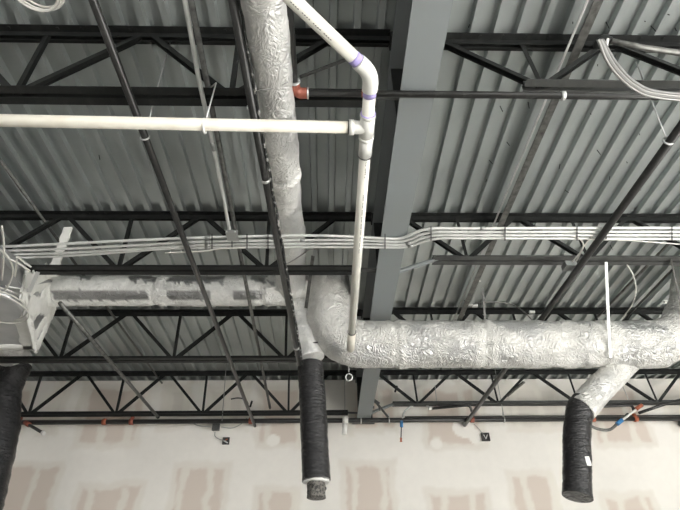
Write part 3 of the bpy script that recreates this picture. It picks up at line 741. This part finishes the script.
# second thinner pipe line on the right side, slightly above
m=MB().tube([at(405,417.2,7.27),at(500,416.4,7.27),at(700,415.6,7.27)],.012,10); tag(obj('thin_wall_pipe',m,M['mid']),'thin dark pipe just above the sprinkler main right of the girder','pipe')
# left stub
a=at(26,423,7.15); b=at(43,433,7.0)
T=thing('sprinkler_stub','short dark sprinkler stub with a white tip near the left hanging duct','pipe',b)
obj('pipe_run',MB().tube([a,b],.020,12),M['mid'],T); obj('red_fitting',MB().tube([a+(a-b).normalized()*.02,a+(b-a).normalized()*.09],.032,12),M['red'],T); obj('white_tip',MB().tube([b-(b-a).normalized()*.015,b+(b-a).normalized()*.03],.027,12),M['white'],T)
# white capped drop
T=thing('capped_white_drop','white capped plastic stub hanging from the sprinkler main left of the girder','pipe fitting',at(345,435,7.12))
obj('stub',MB().tube([at(345.2,421,7.12),at(344.3,434.5,7.12)],.034,18),M['fitting'],T); obj('cap',MB().tube([at(345.5,417,7.12),at(345.3,423,7.12)],.04,18),M['fitting'],T)
tag(obj('hanger_wire',MB().tube([at(344.5,372,7.13),at(345,418,7.13)],.004,6),M['wire']),'thin wire holding the white capped stub left of the girder','wire')
for (u0,v0,u1,v1,l) in ((228,341,222,421,'left of the black pipe, above the grey wall box'),(495,369,504,417,'between the two black armovers on the right'),(622,385,631,405,'above the looped sprinkler hose'),(435,385,437,406,'above the left armover')):
    a=uy(u0,v0,7.0 if v0>350 else 6.6); b=uy(u1,v1,7.1)
    T=tag(obj('hanger_wire',MB().tube([a,b],.005,6),M['wire']),'thin hanger wire near the wall, '+l,'wire')
# wall boxes
T=thing('wall_box','small grey box tucked under the sprinkler main with thin wires','electrical box',at(216,430,7.25))
c=at(216,427,7.27); obj('box_body',MB().box(c-V((.05,.03,.045)),c+V((.05,.03,.045))),M['mid'],T)
for pl in ([(192,423),(200,426),(211,427)],[(221,427),(232,428),(241,424),(247,418)],[(215,432),(215,436),(219,439),(226,441)]):
    obj('wire_whip',MB().tube(smooth_path([at(u,v,7.27) for u,v in pl],6),.006,8),M['wire'],T)
for u,v,l in ((226,441,'black square switch box on the wall left of the centre hanging duct'),(485.5,437,'black square box on the wall right of the girder below a thin wire')):
    T=thing('square_wall_box',l,'electrical box',at(u,v+3.5,YW-.03)); c=uy(u,v,YW-.02); s=.047 if u<300 else .056
    m=MB(); m.box(c+V((-s,-.02,-s)),c+V((s,.012,-s+.01))); m.box(c+V((-s,-.02,s-.01)),c+V((s,.012,s))); m.box(c+V((-s,-.02,-s)),c+V((-s+.01,.012,s))); m.box(c+V((s-.01,-.02,-s)),c+V((s,.012,s))); m.box(c+V((-s,.008,-s)),c+V((s,.014,s)))
    obj('box_frame',m,M['rubber'],T)
    if u<300:
        obj('wire_ends',MB().tube(smooth_path([c+V((-.03,-.005,.0)),c+V((0,-.012,-.015)),c+V((.03,-.005,-.03))],5),.008,8),M['paper'],T); obj('red_wire',MB().tube([c+V((-.01,0,.01)),c+V((.02,0,.03))],.008,8),M['orange'],T)
    else:
        obj('wire_ends',MB().tube([c+V((-.025,-.01,.03)),c+V((.0,-.012,-.03)),c+V((.03,-.01,.03))],.006,8),M['paper'],T)
        obj('wire_whip',MB().tube(smooth_path([uy(474,424,YW-.03),uy(479,429,YW-.03),uy(483,434,YW-.03)],5),.004,6),M['wire'],T)
# hose loops & armovers
T=thing('sprinkler_armover','black armover pipe right of the girder with a pale flexible hose curving down','sprinkler pipe',at(471,416,7.15))
obj('arm_pipe',MB().tube(bend_path([at(432,408.5,7.1),at(470,405,7.1),at(473,416,7.15)],.06),.018,12),M['blackpipe'],T)
obj('flexible_hose',MB().tube(smooth_path([at(402.5,418,7.12),at(405,411,7.12),at(413,405.5,7.12),at(423,404,7.12),at(431,408,7.1)],8),.012,10),M['strap'],T)
obj('hose_nut',MB().tube([at(428,408,7.1),at(432,408.5,7.1)],.024,12),M['white'],T)
T=thing('sprinkler_drop','sprinkler drop with blue fitting and red tip hanging below the main right of the girder','sprinkler',at(401,441,7.15))
obj('drop_pipe',MB().tube([at(401.5,424,7.14),at(401,438,7.14)],.008,8),M['mid'],T); obj('blue_fitting',MB().tube([at(401.6,421,7.14),at(401.5,427,7.14)],.022,12),M['blue'],T)
m=MB().tube([at(401,438,7.14),at(401,441,7.14)],[.016,.010],10); m.tube([at(401,441,7.14),at(401,441.6,7.14)],.018,10); obj('red_tip',m,M['orange'],T)
T=thing('looped_sprinkler_hose','grey flexible hose looping below a black armover at the lower right','sprinkler pipe',at(600,430,7.1))
obj('arm_pipe',MB().tube(bend_path([at(623+1,409,7.1)+V((-.55,0,.0)),at(580,408,7.1),at(630,405,7.1),at(635,411,7.1)],.05)[1:],.02,12),M['blackpipe'],T) if False else obj('arm_pipe',MB().tube(bend_path([at(580,412,7.1),at(580,407.5,7.1),at(632,405,7.1),at(634,411,7.1)],.06),.02,12),M['blackpipe'],T)
obj('flexible_hose',MB().tube(smooth_path([at(580,411,7.1),at(583,419,7.08),at(590,425.5,7.05),at(600,429.5,7.05),at(610,429.5,7.05),at(618,423,7.05),at(628,414,7.05)],8),.02,12),M['greypipe'],T)
obj('white_nipple',MB().tube([at(620,422,7.03),at(638,408,7.03)],.014,10),M['white'],T)
obj('blue_fitting',MB().tube([at(617,424,7.02),at(622,420,7.02)],.03,10),M['blue'],T)
obj('red_fitting',MB().tube([at(636,409,7.02),at(642,405,7.02)],.026,10),M['orange'],T)
obj('tail_pipe',MB().tube([at(639,413,7.05),at(668,403,7.05),at(700,395,7.05)],.02,12),M['blackpipe'],T)
m=MB().tube([at(375,401,6.95),at(388,417,7.18)],.016,10); m.tube([at(372,399,6.95),at(379,404,6.95)],.024,10); m.tube([at(378,404,6.97),at(380,411,6.97)],.008,8); tag(obj('sway_brace',m,M['mid']),'short knee brace between the girder end and the sprinkler main','brace')
m=MB().tube(smooth_path([at(231,399,7.2),at(238,398,7.2),at(245,399.5,7.2),at(248,404,7.2)],6),.011,8); tag(obj('short_hose',m,M['greypipe']),'short curved hose beside the left black pipe above the sprinkler main','hose')
for u,v,l,w in ((396,389,'short black bolt hanging from the joist right of the girder','bolt'),(251,404,'small black clamp piece beside the left black pipe','clamp')):
    m=MB().tube([at(u+1,v-3,7.05),at(u-1,v+3,7.05)],.014,8); tag(obj(w+'_piece',m,M['dark']),l,w)
m=MB().tube([at(679,424,7.3),at(690,424,7.3)],.04,4); tag(obj('dark_wall_box',m,M['mid']),'dark box on the wall at the lower right edge','box')
m=MB().bar(uy(507,396,6.9),uy(524,382,6.6),.035,.02); tag(obj('cut_pipe_end',m,M['greypipe']),'short grey angle piece behind the right foil branch, in front of the last joist','angle') 

# ---------------------------------------------------------------- light
W=bpy.data.worlds.new('world'); bpy.context.scene.world=W; W.use_nodes=True
W.node_tree.nodes['Background'].inputs[0].default_value=(.85,.92,1,1); W.node_tree.nodes['Background'].inputs[1].default_value=.2
def area(name,loc,rot,sx,sy,e,col):
    l=bpy.data.lights.new(name,'AREA'); l.shape='RECTANGLE'; l.size=sx; l.size_y=sy; l.energy=e; l.color=col
    o=bpy.data.objects.new(name,l); COL.objects.link(o); o.location=loc; o.rotation_euler=rot; return o
# daylight through the right-hand storefront and the one behind the camera
area('daylight_right',(XR+.02,-2.5,1.95),(0,rad(90),0),3.4,8.5,560,(1,.99,.97))
area('daylight_back',(-.3,YB-.02,2.2),(rad(90),0,0),13,3.9,760,(1,.98,.95))
sl=bpy.data.lights.new('sun','SUN'); sl.energy=112; sl.angle=.01; sl.color=(1,.985,.965)
so=bpy.data.objects.new('sun',sl); COL.objects.link(so); so.location=(12,-3,8)
so.rotation_euler=V((-1,.12,-.92)).to_track_quat('-Z','Y').to_euler()
vs_=bpy.context.scene.view_settings; vs_.view_transform='Standard'; vs_.look='None'; vs_.exposure=-0.1; vs_.gamma=1; vs_.use_curve_mapping=False
for o in bpy.data.objects:
    if '_o' in o: del o['_o']
